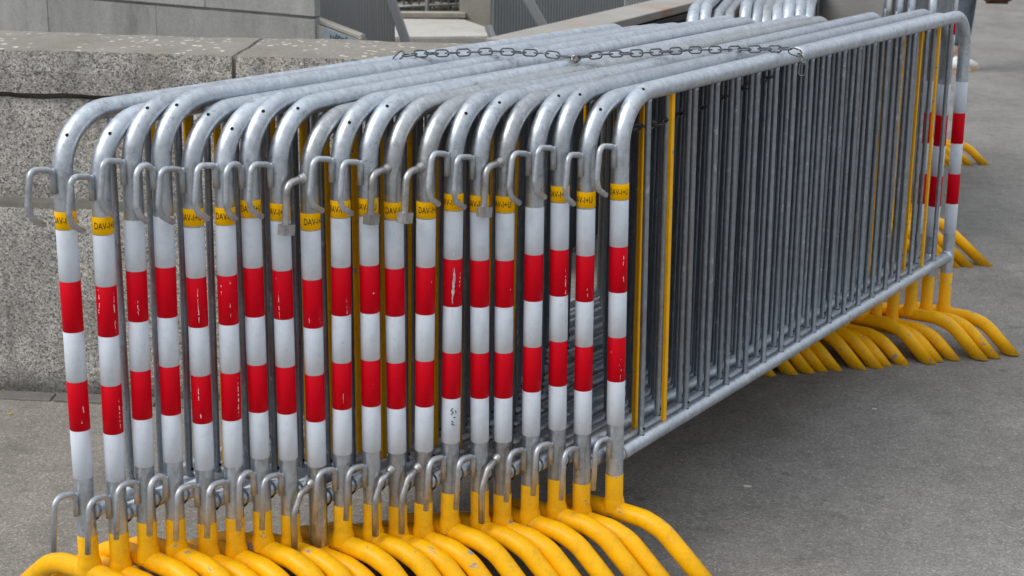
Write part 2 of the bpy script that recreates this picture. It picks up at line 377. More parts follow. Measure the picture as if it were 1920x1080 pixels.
# debris blown against the wall foot
lmesh = []
for k in range(3):
    bm = bmesh.new(); n = 7
    vv = [bm.verts.new((math.cos(2*PI*i/n)*random.uniform(.005, .009), math.sin(2*PI*i/n)*random.uniform(.003, .006), random.uniform(.0005, .003))) for i in range(n)]
    c0 = bm.verts.new((0, 0, .004))
    for i in range(n): bm.faces.new((vv[i], vv[(i+1) % n], c0))
    lmesh.append(mesh_of("leaf", bm, M_LEAF, False))
leafspots = [(-1.418, 3.973, "small yellow leaf lying alone on the pavement in front of the wall")]
for k, (lx, ly, lb) in enumerate(leafspots):
    o = put("leaf", lmesh[k % 3], None, (lx, ly, .001), (0, 0, k*1.3)); tag(o, lb, "leaf")
bm = bmesh.new()
for k in range(90):
    lx = random.uniform(-1.75, -.2); ly = wall_y(lx)-abs(random.gauss(0, .035))-.008
    M = Matrix.Translation((lx, ly, .0075)) @ Matrix.Rotation(random.uniform(0, 6), 4, 'Z') @ Matrix.Rotation(random.uniform(-.5, .5), 4, 'X')
    s = random.uniform(.0015, .0055); q = [bm.verts.new(M @ Vector(p)) for p in ((-s, 0, 0), (0, s*.5, .001), (s, 0, 0), (0, -s*.5, .0015))]; bm.faces.new(q)
tag(put("leaf_litter", mesh_of("leaf_litter", bm, M_LEAF, False)), "scattered dry yellow leaf scraps in the joint at the foot of the wall", "litter", kind='stuff')
for (lx, ly, s, lb) in ((.611, 3.548, .011, "pale flat chip of litter on the dark pavement under the barrier rail"), (1.07, 4.121, .008, "narrow pale scrap of litter on the open pavement"), (1.501, 4.60, .006, "tiny pinkish pebble in front of the yellow foot tips")):
    bm = bmesh.new(); n = 7
    poly = [(math.cos(2*PI*i/n)*s*random.uniform(.8, 1.2), math.sin(2*PI*i/n)*s*.6*random.uniform(.7, 1.2)) for i in range(n)]; prism(bm, poly, 0, .0025)
    tag(put("litter_chip", mesh_of("litter_chip", bm, M_PALE, False), None, (lx, ly, .0005)), lb, "litter")
bm = bmesh.new()
for k in range(2200):
    px = random.uniform(-1.6, 3.2); py = random.uniform(2.2, 8.5); s = random.uniform(.0008, .0022)
    M = Matrix.Translation((px, py, s*.4)) @ Matrix.Rotation(random.uniform(0, 6), 4, 'Z')
    vv = [bm.verts.new(M @ Vector(p)) for p in ((-s, -s*.7, -s), (s, -s*.6, -s), (0, s, -s), (0, 0, s*.7))]
    for f in ((0, 1, 3), (1, 2, 3), (2, 0, 3)): bm.faces.new([vv[i] for i in f])
tag(put("grit", mesh_of("grit", bm, M_EDGE, False)), "fine loose grit scattered over the asphalt pavement", "grit", kind='stuff')

# ------------------------------------------------------------ background: quay stairs, hoarding, slab, beam
A = Vector((-.867, 6.5, 0)); B = Vector((-2.54, 7.47, 0)); dv = (B-A).normalized(); nv = Vector((-dv.y, dv.x, 0)) if (-dv.y) < 0 else Vector((dv.y, -dv.x, 0))
if nv.y < 0: nv = -nv
bw = empty("ashlar_retaining_wall", A); tag(bw, "tall smooth grey ashlar wall stained dark, behind the speckled granite parapet", "wall")
ang = math.atan2(dv.y, dv.x)
def ash(u0, u1, z0, z1, off=0):
    bm = bmesh.new()
    M = Matrix.Rotation(ang, 4, 'Z')
    # local x along the wall, thickness away from the camera
    s = 1 if (M @ Vector((0, 1, 0))).y > 0 else -1
    lo = (u0+.0002, min(off*s, .04*s), z0+.002); hi = (u1-.0002, max(off*s, .04*s), z1-.002)
    box(bm, lo, hi, M); bmesh.ops.bevel(bm, geom=bm.edges[:], offset=.0008, segments=1, affect='EDGES')
    put("stone_block", mesh_of("stone_block", bm, M_BSTONE, False), bw)
for (z0, z1, cuts) in ((-.01, .40, (0, .75, 1.6, 2.4, 3.3, 4.4)), (.40, .846, (0, .33, .92, 1.62, 2.35, 3.2, 4.4)), (.856, 1.3, (0, .14, .62, 1.45, 2.3, 3.3, 4.4)), (1.3, 1.75, (0, .7, 1.5, 2.4, 3.4, 4.4))):
    for a_, b_ in zip(cuts[:-1], cuts[1:]): ash(a_, b_, z0, z1, random.uniform(0, .006))
bm = bmesh.new(); M = Matrix.Rotation(ang, 4, 'Z'); s = 1 if (M @ Vector((0, 1, 0))).y > 0 else -1
box(bm, (.02, min(.02*s, .035*s), .0), (4.38, max(.02*s, .035*s), 1.74), M); put("wall_core", mesh_of("wall_core", bm, M_BSTONE, False), bw)

def corrugated(name, p0, p1, z0, z1, pitch, amp, mat, parent):
    p0 = Vector(p0); p1 = Vector(p1); L = (p1-p0).length; u = (p1-p0)/L; nn = Vector((u.y, -u.x)); bm = bmesh.new()
    prof = [(0, 0), (.35, 0), (.5, 1), (.85, 1)]; cols = []; x = 0
    while x < L:
        for f, h in prof:
            xx = x+f*pitch
            if xx > L: break
            p = p0+u*xx+nn*(h*amp); cols.append((bm.verts.new((p.x, p.y, z0)), bm.verts.new((p.x, p.y, z1)), bm.verts.new((p.x-nn.x*.004, p.y-nn.y*.004, z1)), bm.verts.new((p.x-nn.x*.004, p.y-nn.y*.004, z0))))
        x += pitch
    for a_, b_ in zip(cols[:-1], cols[1:]):
        for k in range(4): bm.faces.new((a_[k], b_[k], b_[(k+1) % 4], a_[(k+1) % 4]))
    return put(name, mesh_of(name, bm, mat, False), parent)
def beam_between(name, p0, p1, wd, ht, mat, parent=None, roll=0):
    p0 = Vector(p0); p1 = Vector(p1); d = p1-p0; L = d.length; q = d.to_track_quat('X', 'Z').to_matrix().to_4x4()
    bm = bmesh.new(); box(bm, (0, -wd/2, -ht/2), (L, wd/2, ht/2)); bmesh.ops.bevel(bm, geom=bm.edges[:], offset=min(wd, ht)*.08, segments=1, affect='EDGES')
    o = put(name, mesh_of(name, bm, mat, False), parent); o.matrix_local = Matrix.Translation(p0) @ q; return o
h1 = empty("metal_hoarding"); tag(h1, "fine ribbed grey metal hoarding next to the ashlar wall with a leaning strut", "hoarding")
corrugated("ribbed_panel", (-.99, 7.32), (-.575, 7.2), .0, 1.75, .0145, .0022, M_CORR, h1)
beam_between("strut", (-.655, 7.13, 1.06), (-.44, 7.13, .45), .05, .042, M_STRUT, h1)
beam_between("post", (-.985, 7.36, 0), (-.985, 7.36, 1.8), .05, .05, M_STRUT, h1)
h2 = empty("metal_hoarding"); tag(h2, "broad ribbed grey metal hoarding with rusty streaks behind the sloping beam", "hoarding")
corrugated("ribbed_panel", (-.137, 8.2), (.62, 8.75), .0, 1.9, .020, .006, M_CORR, h2)
corrugated("ribbed_panel", (.63, 8.74), (1.9, 9.6), .0, 1.9, .019, .006, M_CORR2, h2)
beam_between("strut", (-.02, 8.1, .93), (.26, 8.1, .46), .05, .05, M_STRUT, h2)
beam_between("foot_brace", (-.15, 8.0, .66), (-.05, 7.9, .45), .03, .03, M_STRUT, h2)
# low side wall with beige ledge and a pale blue board
lw = empty("low_side_wall", (-.85, 6.48, 0)); tag(lw, "low wall with sloping beige ledge beside the end of the ashlar wall", "wall")
bm = bmesh.new(); a_ = [(-.862, 0), (-.862, .824), (-.68, .760), (-.65, .66), (-.62, .0)]
f0 = [bm.verts.new((x+.85, .03, z)) for x, z in a_]; f1 = [bm.verts.new((x+.85, .20, z)) for x, z in a_]
bm.faces.new(f0); bm.faces.new(f1[::-1])
for i in range(5): bm.faces.new((f0[i], f0[(i+1) % 5], f1[(i+1) % 5], f1[i]))
put("body", mesh_of("body", bm, M_BSTONE, False), lw)
beam_between("ledge", (-.012, .10, .836), (.175, .10, .768), .10, .014, M_LEDGE, lw)
beam_between("ledge", (.175, .10, .768), (.205, .10, .66), .17, .016, M_BSTONE, lw)
bm = bmesh.new(); f0 = [(-.818, .60), (-.818, .808), (-.69, .757), (-.685, .60)]
fa = [bm.verts.new((x, 6.495, z)) for x, z in f0]; fb = [bm.verts.new((x, 6.508, z)) for x, z in f0]
bm.faces.new(fa); bm.faces.new(fb[::-1])
for i in range(4): bm.faces.new((fa[i], fa[(i+1) % 4], fb[(i+1) % 4], fb[i]))
bb = put("blue_board", mesh_of("blue_board", bm, M_BLUE, False)); tag(bb, "pale blue board scrawled with dark graffiti under the beige ledge", "board")
bm = bmesh.new()
for st in ([(-.800, .782), (-.797, .765), (-.800, .745), (-.785, .748)], [(-.788, .778), (-.781, .746), (-.774, .785)], [(-.770, .750), (-.766, .778), (-.756, .772)], [(-.758, .748), (-.748, .775), (-.738, .752), (-.730, .776)], [(-.80, .742), (-.765, .739), (-.735, .742)]):
    tube(bm, fillet([(x, 6.4935, z) for x, z in st], .004, 3), .0022, 6)
put("graffiti", mesh_of("graffiti", bm, M_DARK), bb)
# concrete landing slab with rubble wall, railing, side wall
sb = empty("concrete_slab"); tag(sb, "broad pale concrete slab lying behind the parapet between the two hoardings", "slab")
bm = bmesh.new(); prism(bm, [(-.86, 7.9), (-.145, 8.05), (-.15, 8.45), (-.30, 8.86), (-.80, 8.84)], .545, .60); bmesh.ops.bevel(bm, geom=bm.edges[:], offset=.008, segments=2, affect='EDGES')
put("slab_top", mesh_of("slab_top", bm, M_SLAB, False), sb)
bm = bmesh.new(); prism(bm, [(-.84, 7.99), (-.17, 8.12), (-.18, 8.42), (-.32, 8.78), (-.78, 8.78)], 0, .543); put("shadow_plinth", mesh_of("shadow_plinth", bm, M_DARK, False), sb)  # near-black colour stands in for the shadow beneath the slab
rw = empty("rubble_wall"); tag(rw, "low rubble stone wall behind the pale slab under a grey railing", "wall")
for row in range(4):
    x = -1.15 + row*.04
    while x < -.34:
        L = random.uniform(.07, .14); bm = bmesh.new(); z0 = .60+row*.058
        box(bm, (x, 9.35+random.uniform(-.02, .02), z0), (x+L-.012, 9.5, z0+.048)); bmesh.ops.bevel(bm, geom=bm.edges[:], offset=.010, segments=2, affect='EDGES')
        put("stone", mesh_of("stone", bm, M_RUB), rw); x += L
bm = bmesh.new(); box(bm, (-1.15, 9.39, 0), (-.34, 9.56, .825)); put("wall_core", mesh_of("wall_core", bm, M_WARM, False), rw)
rl = empty("grey_railing"); tag(rl, "grey metal railing with close vertical bars in front of the rubble wall", "railing")
bm = bmesh.new(); tube(bm, [(0, 0, .62), (0, 0, 1.25)], .006, 8); rb = mesh_of("baluster", bm, M_STRUT)
for k in range(12): put("baluster", rb, rl, (-.86+k*.045, 9.16, 0))
for p, q, r_ in (((-.9, 9.16, .625), (-.32, 9.16, .66), .009), ((-.9, 9.16, 1.25), (-.32, 9.16, 1.25), .012)):
    bm = bmesh.new(); tube(bm, [p, q], r_, 10); put("rail", mesh_of("rail", bm, M_STRUT), rl)
for xx in (-.9, -.54, -.32):
    bm = bmesh.new(); tube(bm, [(xx, 9.16, 0), (xx, 9.16, 1.27)], .013, 10); put("post", mesh_of("post", bm, M_STRUT), rl)
bm = bmesh.new(); prism(bm, [(-.34, 9.0), (-.12, 8.9), (.3, 9.9), (-.34, 9.9)], 0, 1.9)
tag(put("side_wall", mesh_of("side_wall", bm, M_WARM, False)), "warm grey rendered wall corner at the far end of the pale slab", "wall")
tag(beam_between("dark_beam", (-.95, 9.0, .605), (-.30, 9.0, .612), .10, .03, M_RUB), "low stone kerb along the back edge of the pale slab", "beam")
# sloping parapet beam
pb = empty("stair_cheek_beam"); tag(pb, "long weathered grey beam with a rust patch and dark steel beneath, behind the barriers", "beam")
beam_between("top_plate", (-.02, 5.42, .885), (1.25, 8.1, .885), .20, .035, M_BEAM, pb)
for k, (dz, wd) in enumerate(((.845, .12), (.795, .16), (.745, .12))):
    beam_between("dark_channel", (.03, 5.44, dz), (1.25, 8.02, dz), wd, .028, M_DARK, pb)
beam_between("web", (.03, 5.44, .45), (1.25, 8.02, .45), .05, .86, M_DARK, pb)

# brushed steel lamp post
bm = bmesh.new(); tube(bm, [(0, 0, 0), (0, 0, 3.9)], .118, 48)
lp = empty("steel_lamp_post", (1.262, 5.72, 0)); tag(lp, "thick brushed steel lamp post standing between the stacks of barriers", "lamp post")
put("pole", mesh_of("pole", bm, M_POLE), lp)
bm = bmesh.new(); tube(bm, [(0, 0, 0), (0, 0, .02), (0, 0, .03)], [.17, .17, .15], 40); put("base_plate", mesh_of("base_plate", bm, M_POLE), lp)
bm = bmesh.new(); tube(bm, [(0, 0, 3.9), (0, 0, 3.94), (0, 0, 4.1), (0, 0, 4.16)], [.10, .22, .20, .06], 32); put("lamp_head", mesh_of("lamp_head", bm, M_STRUT), lp)

# ------------------------------------------------------------ crowd barriers
L = 2.118; TR = .0190; ZT = 1.081; ZRB = .2933; BR = .110
def frame_mesh(mat):
    bm = bmesh.new()
    pts = fillet([(0, 0, .10), (0, 0, ZT), (L, 0, ZT), (L, 0, .10)], BR, 10)
    # extra rings on the long rail, very slightly wavy as rolled tube is
    o = []
    for a_, b_ in zip(pts[:-1], pts[1:]):
        o.append(a_); d = (b_-a_).length
        if d > .3:
            n = int(d/.12)
            for k in range(1, n): o.append(a_.lerp(b_, k/n)+Vector((0, 0, 0)))
    o.append(pts[-1]); tube(bm, o, TR, 24)
    # weld beads where the lower rail meets the posts
    return mesh_of("frame", bm, mat)
ME_FRAME = [frame_mesh(M_GALV), frame_mesh(M_GALV_OLD)]
def mk(fn, name, mat, smooth=True):
    bm = bmesh.new(); fn(bm); return mesh_of(name, bm, mat, smooth)
def lowrail(bm):
    tube(bm, [(TR-.004, 0, ZRB)]+[(TR+(L-2*TR)*k/12, 0, ZRB) for k in range(1, 12)]+[(L-TR+.004, 0, ZRB)], .0172, 20)
    for x_ in (TR, L-TR):
        s = 1 if x_ < 1 else -1; tube(bm, [(x_-.003*s, 0, ZRB), (x_+.002*s, 0, ZRB), (x_+.007*s, 0, ZRB)], [.0215, .0205, .0172], 20, False)
ME_RAIL = [mk(lowrail, "lower_rail", M_GALV), mk(lowrail, "lower_rail", M_GALV_OLD)]
def bar(bm):
    tube(bm, [(0, 0, ZRB+.0150), (0, 0, ZRB+.019), (0, 0, ZRB+.023), (0, 0, .5), (0, 0, .8), (0, 0, ZT-.026), (0, 0, ZT-.0165)], [.0096, .0088, .0071, .0071, .0071, .0071, .0086], 12)
    c0 = Vector((.0034, -.0068, ZRB+.031)); vv = [bm.verts.new(c0+Vector((math.cos(2*PI*k/8)*.0028, -.0006, math.sin(2*PI*k/8)*.0036))) for k in range(8)]; f = bm.faces.new(vv); f.material_index = 1
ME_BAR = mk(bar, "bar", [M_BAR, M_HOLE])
def ybar(bm):
    box(bm, (-.0078, -.0038, ZRB+.016), (.0078, .0038, ZT-.0175)); bmesh.ops.bevel(bm, geom=bm.edges[:], offset=.0012, segments=2, affect='EDGES')
ME_YBAR = mk(ybar, "bar", M_YEL, False)
def band(z0, z1, r=TR+.0006, seg=28):
    def f(bm):
        n = seg; R0 = [(r-.0005, z0), (r, z0+.0004), (r, (z0+z1)/2), (r, z1-.0004), (r-.0005, z1)]
        rings = [[bm.verts.new((rr*math.cos(2*PI*k/n), rr*math.sin(2*PI*k/n), zz)) for k in range(n)] for rr, zz in R0]
        for a_, b_ in zip(rings[:-1], rings[1:]):
            for k in range(n): bm.faces.new((a_[k], a_[(k+1) % n], b_[(k+1) % n], b_[k]))
    return f
ZW, SP = .3715, .0993
ME_BANDS = [mk(band(ZW+SP*k+(.0002 if k else 0), ZW+SP*(k+1)-.0002), "white_tape" if k % 2 == 0 else "red_tape", M_WHITE if k % 2 == 0 else M_RED) for k in range(5)]
ME_LABEL = mk(band(0, .0335, TR+.0008), "label", M_LABEL)
ME_LABEL_TORN = None
# lettering wrapped round the tube
def text_mesh(txt, size, r, mat):
    cu = bpy.data.curves.new("txt", 'FONT'); cu.body = txt; cu.size = size; cu.align_x = 'CENTER'; cu.align_y = 'CENTER'; cu.resolution_u = 3; cu.offset = size*.006
    ob = bpy.data.objects.new("txt", cu); C.objects.link(ob); dg = bpy.context.evaluated_depsgraph_get(); dg.update()
    me = bpy.data.meshes.new_from_object(ob.evaluated_get(dg)); bpy.data.objects.remove(ob)
    bm = bmesh.new(); bm.from_mesh(me); bpy.data.meshes.remove(me)
    x0 = min(v.co.x for v in bm.verts); x1 = max(v.co.x for v in bm.verts)
    for k in range(1, 26):
        xx = x0+(x1-x0)*k/26; bmesh.ops.bisect_plane(bm, geom=bm.verts[:]+bm.edges[:]+bm.faces[:], plane_co=(xx, 0, 0), plane_no=(1, 0, 0))
    for v in bm.verts:
        a_ = v.co.x*.66/r; v.co = Vector((r*math.sin(a_), -r*math.cos(a_), v.co.y))
    return mesh_of("lettering", bm, mat, False, False)
ME_TEXT = text_mesh("DAV-I+U", .0185, TR+.0011, M_INK)

def foot_pts(near):
    return [(0, .168), (.078, .165), (.124, .150), (.166, .114), (.297, 0)] if near else [(0, .098), (.09, .098), (.137, .084), (.165, .062), (.230, 0)]
def foot_mesh(near, zg, zpaint, bare=False):
    """zg = ground height in the barrier's own frame"""
    bm = bmesh.new(); P = foot_pts(near); fr = .0208
    half = [(y, z) for y, z in P]; tipx, _ = P[-1]
    # aim the last point at ground level
    (ya, za), (yb, zb) = P[-2], P[-1]; sl_ = (yb-ya)/(zb-za); zt_ = zg+.012; yt = ya+sl_*(zt_-za)
    half[-1] = (yt, zt_)
    full = [(0, -y, z) for y, z in half[::-1]]+[(0, y, z) for y, z in half[1:]]
    tube(bm, fillet(full, [0, .09, .09, .08, 0, .08, .09, .09, 0], 5), fr, 20, True, zg+.0005, zg+.0005)
    zc = P[0][1]
    if bare: tube(bm, [(0, 0, zc), (0, 0, zc+fr+.004)], [TR+.004, TR+.0003], 24, False)
    else: tube(bm, [(0, 0, zc), (0, 0, zc+fr*.95), (0, 0, zc+fr+.006), (0, 0, zc+fr+.013), (0, 0, zpaint-.0004), (0, 0, zpaint)], [TR+.005, TR+.0045, TR+.0025, TR+.0007, TR+.0007, TR+.0002], 28, False)
    return mesh_of("foot", bm, M_YEL)
def hook_u(kind):
    def f(bm):
        if kind == 'new':
            pts = [(-.0235, 0, .937), (-.0235, 0, .981), (-.073, 0, .990), (-.0835, 0, .922), (-.076, 0, .900), (-.050, 0, .884)]
            tube(bm, fillet(pts, [0, .014, .016, .016, .012, 0], 6), .0060, 12); tube(bm, [(-.020, 0, .940), (-.020, 0, .984)], .0035, 6)
        elif kind == 'loop':
            pts = [(-.0235, 0, .937), (-.0235, 0, .985), (-.066, 0, .988), (-.072, 0, .915), (-.064, 0, .897), (-.046, 0, .880)]
            tube(bm, fillet(pts, [0, .022, .022, .016, .012, 0], 7), .0062, 12); tube(bm, [(-.020, 0, .940), (-.020, 0, .980)], .0035, 6)
        else:
            pts = [(-.010, 0, .972), (-.060, 0, .968), (-.066, 0, .886)]
            tube(bm, fillet(pts, [0, .022, 0], 6), .0072, 12); tube(bm, [(-.016, 0, .972), (-.022, 0, .971), (-.027, 0, .971)], [.0115, .0105, .0072], 12, False)
            M = Matrix.Translation((-.064, 0, .879)) @ Matrix.Rotation(.15, 4, 'Y')
            box(bm, (-.0145, -.0085, -.0105), (.0145, .0085, .0105), M)
    return f
def hook_l(kind):
    def f(bm):
        if kind == 'new':
            pts = [(-.0235, 0, .296), (-.0235, 0, .343), (-.073, 0, .352), (-.083, 0, .243)]
            tube(bm, fillet(pts, [0, .015, .020, 0], 6), .0060, 12); tube(bm, [(-.020, 0, .298), (-.020, 0, .343)], .0035, 6)
        elif kind == 'loop':
            pts = [(-.0235, 0, .296), (-.0235, 0, .350), (-.064, 0, .350), (-.072, 0, .236)]
            tube(bm, fillet(pts, [0, .021, .024, 0], 7), .0062, 12); tube(bm, [(-.020, 0, .298), (-.020, 0, .343)], .0035, 6)
        else:
            pts = [(-.010, 0, .338), (-.050, 0, .322), (-.070, 0, .285), (-.070, 0, .205)]
            tube(bm, fillet(pts, [0, .02, .03, 0], 6), .0070, 12); tube(bm, [(-.016, 0, .336), (-.022, 0, .334), (-.027, 0, .332)], [.0115, .0105, .007], 12, False)
    return f
ME_HU = {k: mk(hook_u(k), "hook", M_ROD_OLD if k == 'old' else M_ROD, k != 'old') for k in ('new', 'loop', 'old')}
ME_HL = {k: mk(hook_l(k), "hook", M_ROD_OLD if k == 'old' else M_ROD) for k in ('new', 'loop', 'old')}
for p in ME_HU['old'].polygons: p.use_smooth = len(p.vertices) == 4 and p.area < .00006
def disc(bm):
    n = 10; c0 = bm.verts.new((0, 0, .0004)); vv = [bm.verts.new((math.cos(2*PI*k/n)*.0036, math.sin(2*PI*k/n)*.0036, 0)) for k in range(n)]
    for k in range(n): bm.faces.new((vv[k], vv[(k+1) % n], c0))
ME_HOLE = mk(disc, "vent_hole", M_HOLE)
def eye(bm):
    tube(bm, [(L+TR+.004+.016*(1-math.cos(a_)), .016*math.sin(a_), 0) for a_ in [PI*2*k/16 for k in range(17)]], .0055, 8)
ME_EYE = mk(eye, "eye_ring", M_ROD)

def build_barrier(x, y, yaw, roll, dzn, dzf, old=False, hook='new', hook_z=0, lab=None, zp=.2533, hole=None, hook_turn=0, lab_dz=0, spec=None, bands=(True, True), bshift=0):
    pitch = math.asin(max(-.05, min(.05, (dzn-dzf)/L)))
    x -= math.sin(yaw)*pitch*.6; y -= math.cos(yaw)*pitch*.6
    root = empty("crowd_barrier", (x, y, dzn), (roll, pitch, PI/2-yaw))
    k = 1 if old else 0
    put("frame", ME_FRAME[k], root); put("lower_rail", ME_RAIL[k], root)
    for i in range(19):
        xx = .1115+i*.1036+bshift
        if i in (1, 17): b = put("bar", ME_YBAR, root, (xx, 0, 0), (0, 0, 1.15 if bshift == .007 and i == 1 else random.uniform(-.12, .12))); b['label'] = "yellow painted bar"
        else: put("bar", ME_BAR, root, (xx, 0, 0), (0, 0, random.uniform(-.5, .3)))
    put("foot", foot_mesh(True, -dzn, zp-dzn, bare=(spec == 'bare')), root)
    o = put("foot", foot_mesh(False, -dzf, .2376), root, (L, 0, 0))
    for e, x_ in ((0, 0), (1, L)):
        if not bands[e]: continue
        for j, me in enumerate(ME_BANDS):
            put(me.name.split('.')[0], me, root, (x_, 0, 0 if e == 0 else 0))
    if lab is not None:
        z_ = ZW+5*SP+.0015+lab_dz
        lb = put("label", ME_LABEL, root, (0, 0, z_), (0, 0, lab))
        put("lettering", ME_TEXT, lb, (0, 0, .0165))
    hk = put("hook", ME_HU[hook], root, (0, 0, hook_z), (0, 0, hook_turn)); put("hook", ME_HL[hook], root, (0, 0, 0), (0, 0, hook_turn*.7))
    if hole is not None:
        a_, side = hole          # position angle along the bend, sideways turn
        cen = Vector((BR, 0, ZT-BR)); rad = Vector((-math.cos(a_), 0, math.sin(a_)))
        nrm_ = (rad*math.cos(side)+Vector((0, -1, 0))*math.sin(side)).normalized()
        p = cen+rad*BR+nrm_*(TR+.00005)
        h = put("vent_hole", ME_HOLE, root, p); h.rotation_mode = 'QUATERNION'; h.rotation_quaternion = nrm_.to_track_quat('Z', 'Y')
    return root

FIT = [(-0.828, 2.6997, -0.0083, 0.0027, 0.9868, 0.2521), (-0.7726, 2.7171, 0.0068, -0.0079, 0.9748, 0.2516), (-0.7169, 2.7348, 0.0012, 0.0162, 0.9996, 0.2688), (-0.6634, 2.7516, -0.0022, 0.0194, 0.9867, 0.2688), (-0.607, 2.7694, -0.0039, -0.005, 0.9788, 0.2496), (-0.5539, 2.7861, 0.0025, -0.0034, 0.9845, 0.2557), (-0.5013, 2.8028, -0.006, 0.0071, 0.9819, 0.2632), (-0.4475, 2.8197, -0.0055, -0.002, 0.9803, 0.2478), (-0.3936, 2.8367, -0.0013, -0.0238, 0.9766, 0.1816), (-0.342, 2.853, 0.0035, -0.0019, 0.9858, 0.256), (-0.2844, 2.8712, -0.0004, -0.0024, 0.9777, 0.2523), (-0.2333, 2.8873, -0.0038, -0.0128, 0.9666, 0.2397), (-0.1791, 2.9044, 0.0067, -0.0126, 0.9715, 0.2414), (-0.1226, 2.9223, 0.0019, -0.0009, 0.9862, 0.2577), (-0.0624, 2.9412, -0.0065, -0.0078, 0.9768, 0.2515), (-0.0125, 2.957, -0.0066, -0.0123, 0.9712, 0.2391), (0.0478, 2.976, -0.0071, -0.0046, 0.9772, 0.2529), (0.1034, 2.9936, -0.0101, 0.0022, 0.9868, 0.2587), (0.1582, 3.0108, -0.0047, -0.014, 0.9709, 0.2419), (0.2324, 3.0342, -0.026, -0.0011, 0.9832, 0.2532)]
FARZ = [-.020, -.024, -.022, -.020, -.018, -.018, .0, -.004, -.018, -.020, .0, -.004, -.024, -.022, .005, -.018, -.020, .012, .0, .003]
M_PEEL = plain("peeled_grey_backing", (.52, .52, .53), .7, 0, .25, 120); M_SCUFF = plain("pale_scuff", (.78, .76, .76), .7, 0, .1, 90)
SCR = {1: ((.515, .014, .0030, .45, 3), (.49, .010, .0015, .2, 4)), 2: ((.745, .040, .0026, -.85, 5), (.72, .012, .0035, -.95, 6), (.715, .085, .0024, .75, 7), (.51, .070, .0024, .75, 8)),
       3: ((.70, .05, .0014, 0, 9), (.69, .012, .002, 0, 10)), 5: ((.735, .03, .0018, 0, 11), (.70, .05, .0022, .05, 12), (.53, .035, .0025, -.3, 13), (.49, .02, .0022, -.15, 14)),
       6: ((.745, .03, .0022, -.7, 15), (.70, .03, .0014, .2, 16), (.52, .085, .0026, .7, 17)), 8: ((.70, .06, .0012, -.4, 18), (.61, .03, .002, .5, 19)), 10: ((.68, .06, .0012, .5, 20), (.50, .03, .0012, .1, 25)), 11: ((.715, .012, .0035, .4, 21),),
       14: ((.715, .078, .0068, 0, 22), (.72, .05, .0024, .75, 23), (.655, .025, .002, 0, 24), (.78, .02, .002, 0, 33)), 18: ((.69, .08, .0022, .75, 26), (.65, .02, .003, .1, 27), (.62, .05, .002, .3, 28)), 19: ((.69, .02, .002, .3, 29),), 20: ((.74, .03, .002, .6, 30), (.70, .02, .0018, .7, 31), (.50, .05, .0014, .5, 32))}
OLD = {9, 12, 13, 16}; LOOP = {4, 7}; NOLAB = {3, 4, 17}
HOLE = {1: (.62, .55), 2: (.75, .6), 3: (.95, .45), 4: (.95, .45), 5: (1.0, .45), 6: (.70, .62), 7: (.90, .62), 8: (1.05, .6), 10: (.72, .62), 11: (1.05, .62), 14: (.8, .62), 15: (1.1, .62), 17: (1.2, .62), 18: (1.1, .62), 19: (.9, .62), 20: (1.25, .62)}
# turn of the lettering on each post, chosen post by post as the labels were stuck on
LABROT = {1: -.35, 2: .25, 5: -.35, 6: .1, 7: .0, 8: -.45, 9: .45, 10: -.25, 11: -.3, 12: .25, 13: .3, 14: -.5, 15: -.35, 16: -.5, 18: -.25, 19: -.45, 20: -.1}
def face(n): return -(.66+.38*(n-1)/19)     # towards the open, paved side where the labels were stuck
ORD = ["first", "second", "third", "fourth", "fifth", "sixth", "seventh", "eighth", "ninth", "tenth", "eleventh", "twelfth", "thirteenth", "fourteenth", "fifteenth", "sixteenth", "seventeenth", "eighteenth", "nineteenth", "twentieth"]
NOTE = {1: "standing nearest the granite wall, its hook hanging clear", 2: "with DAV label low and scuffed upper red band, second from the wall", 3: "with no yellow label, third from the wall", 4: "with rounded hook and no yellow label, fourth from the wall",
        5: "with scratched red bands, fifth from the wall", 6: "with scuffs along its red bands, sixth from the wall", 7: "with narrow rounded hook over its label, seventh from the wall", 8: "whose torn label sits behind a blocky hook, eighth from the wall",
        9: "with bare grey lower post and the lowest label, ninth from the wall", 10: "with kinked hook over its label, tenth from the wall", 11: "with grey patched lower post, eleventh from the wall", 12: "with worn block ended hook, twelfth from the wall",
        13: "with dull bend and block ended hook, thirteenth from the wall", 14: "with badly scratched upper red band and black scribble, fourteenth from the wall", 15: "next to a rusty block ended hook, fifteenth from the wall", 16: "with rusty block ended hook, dull grey bend, sixteenth from the wall",
        17: "with no yellow label, fourth from the open side", 18: "with scratched upper red band, third from the open side", 19: "with low bend, second from the open side", 20: "at the open side showing its whole row of bars"}
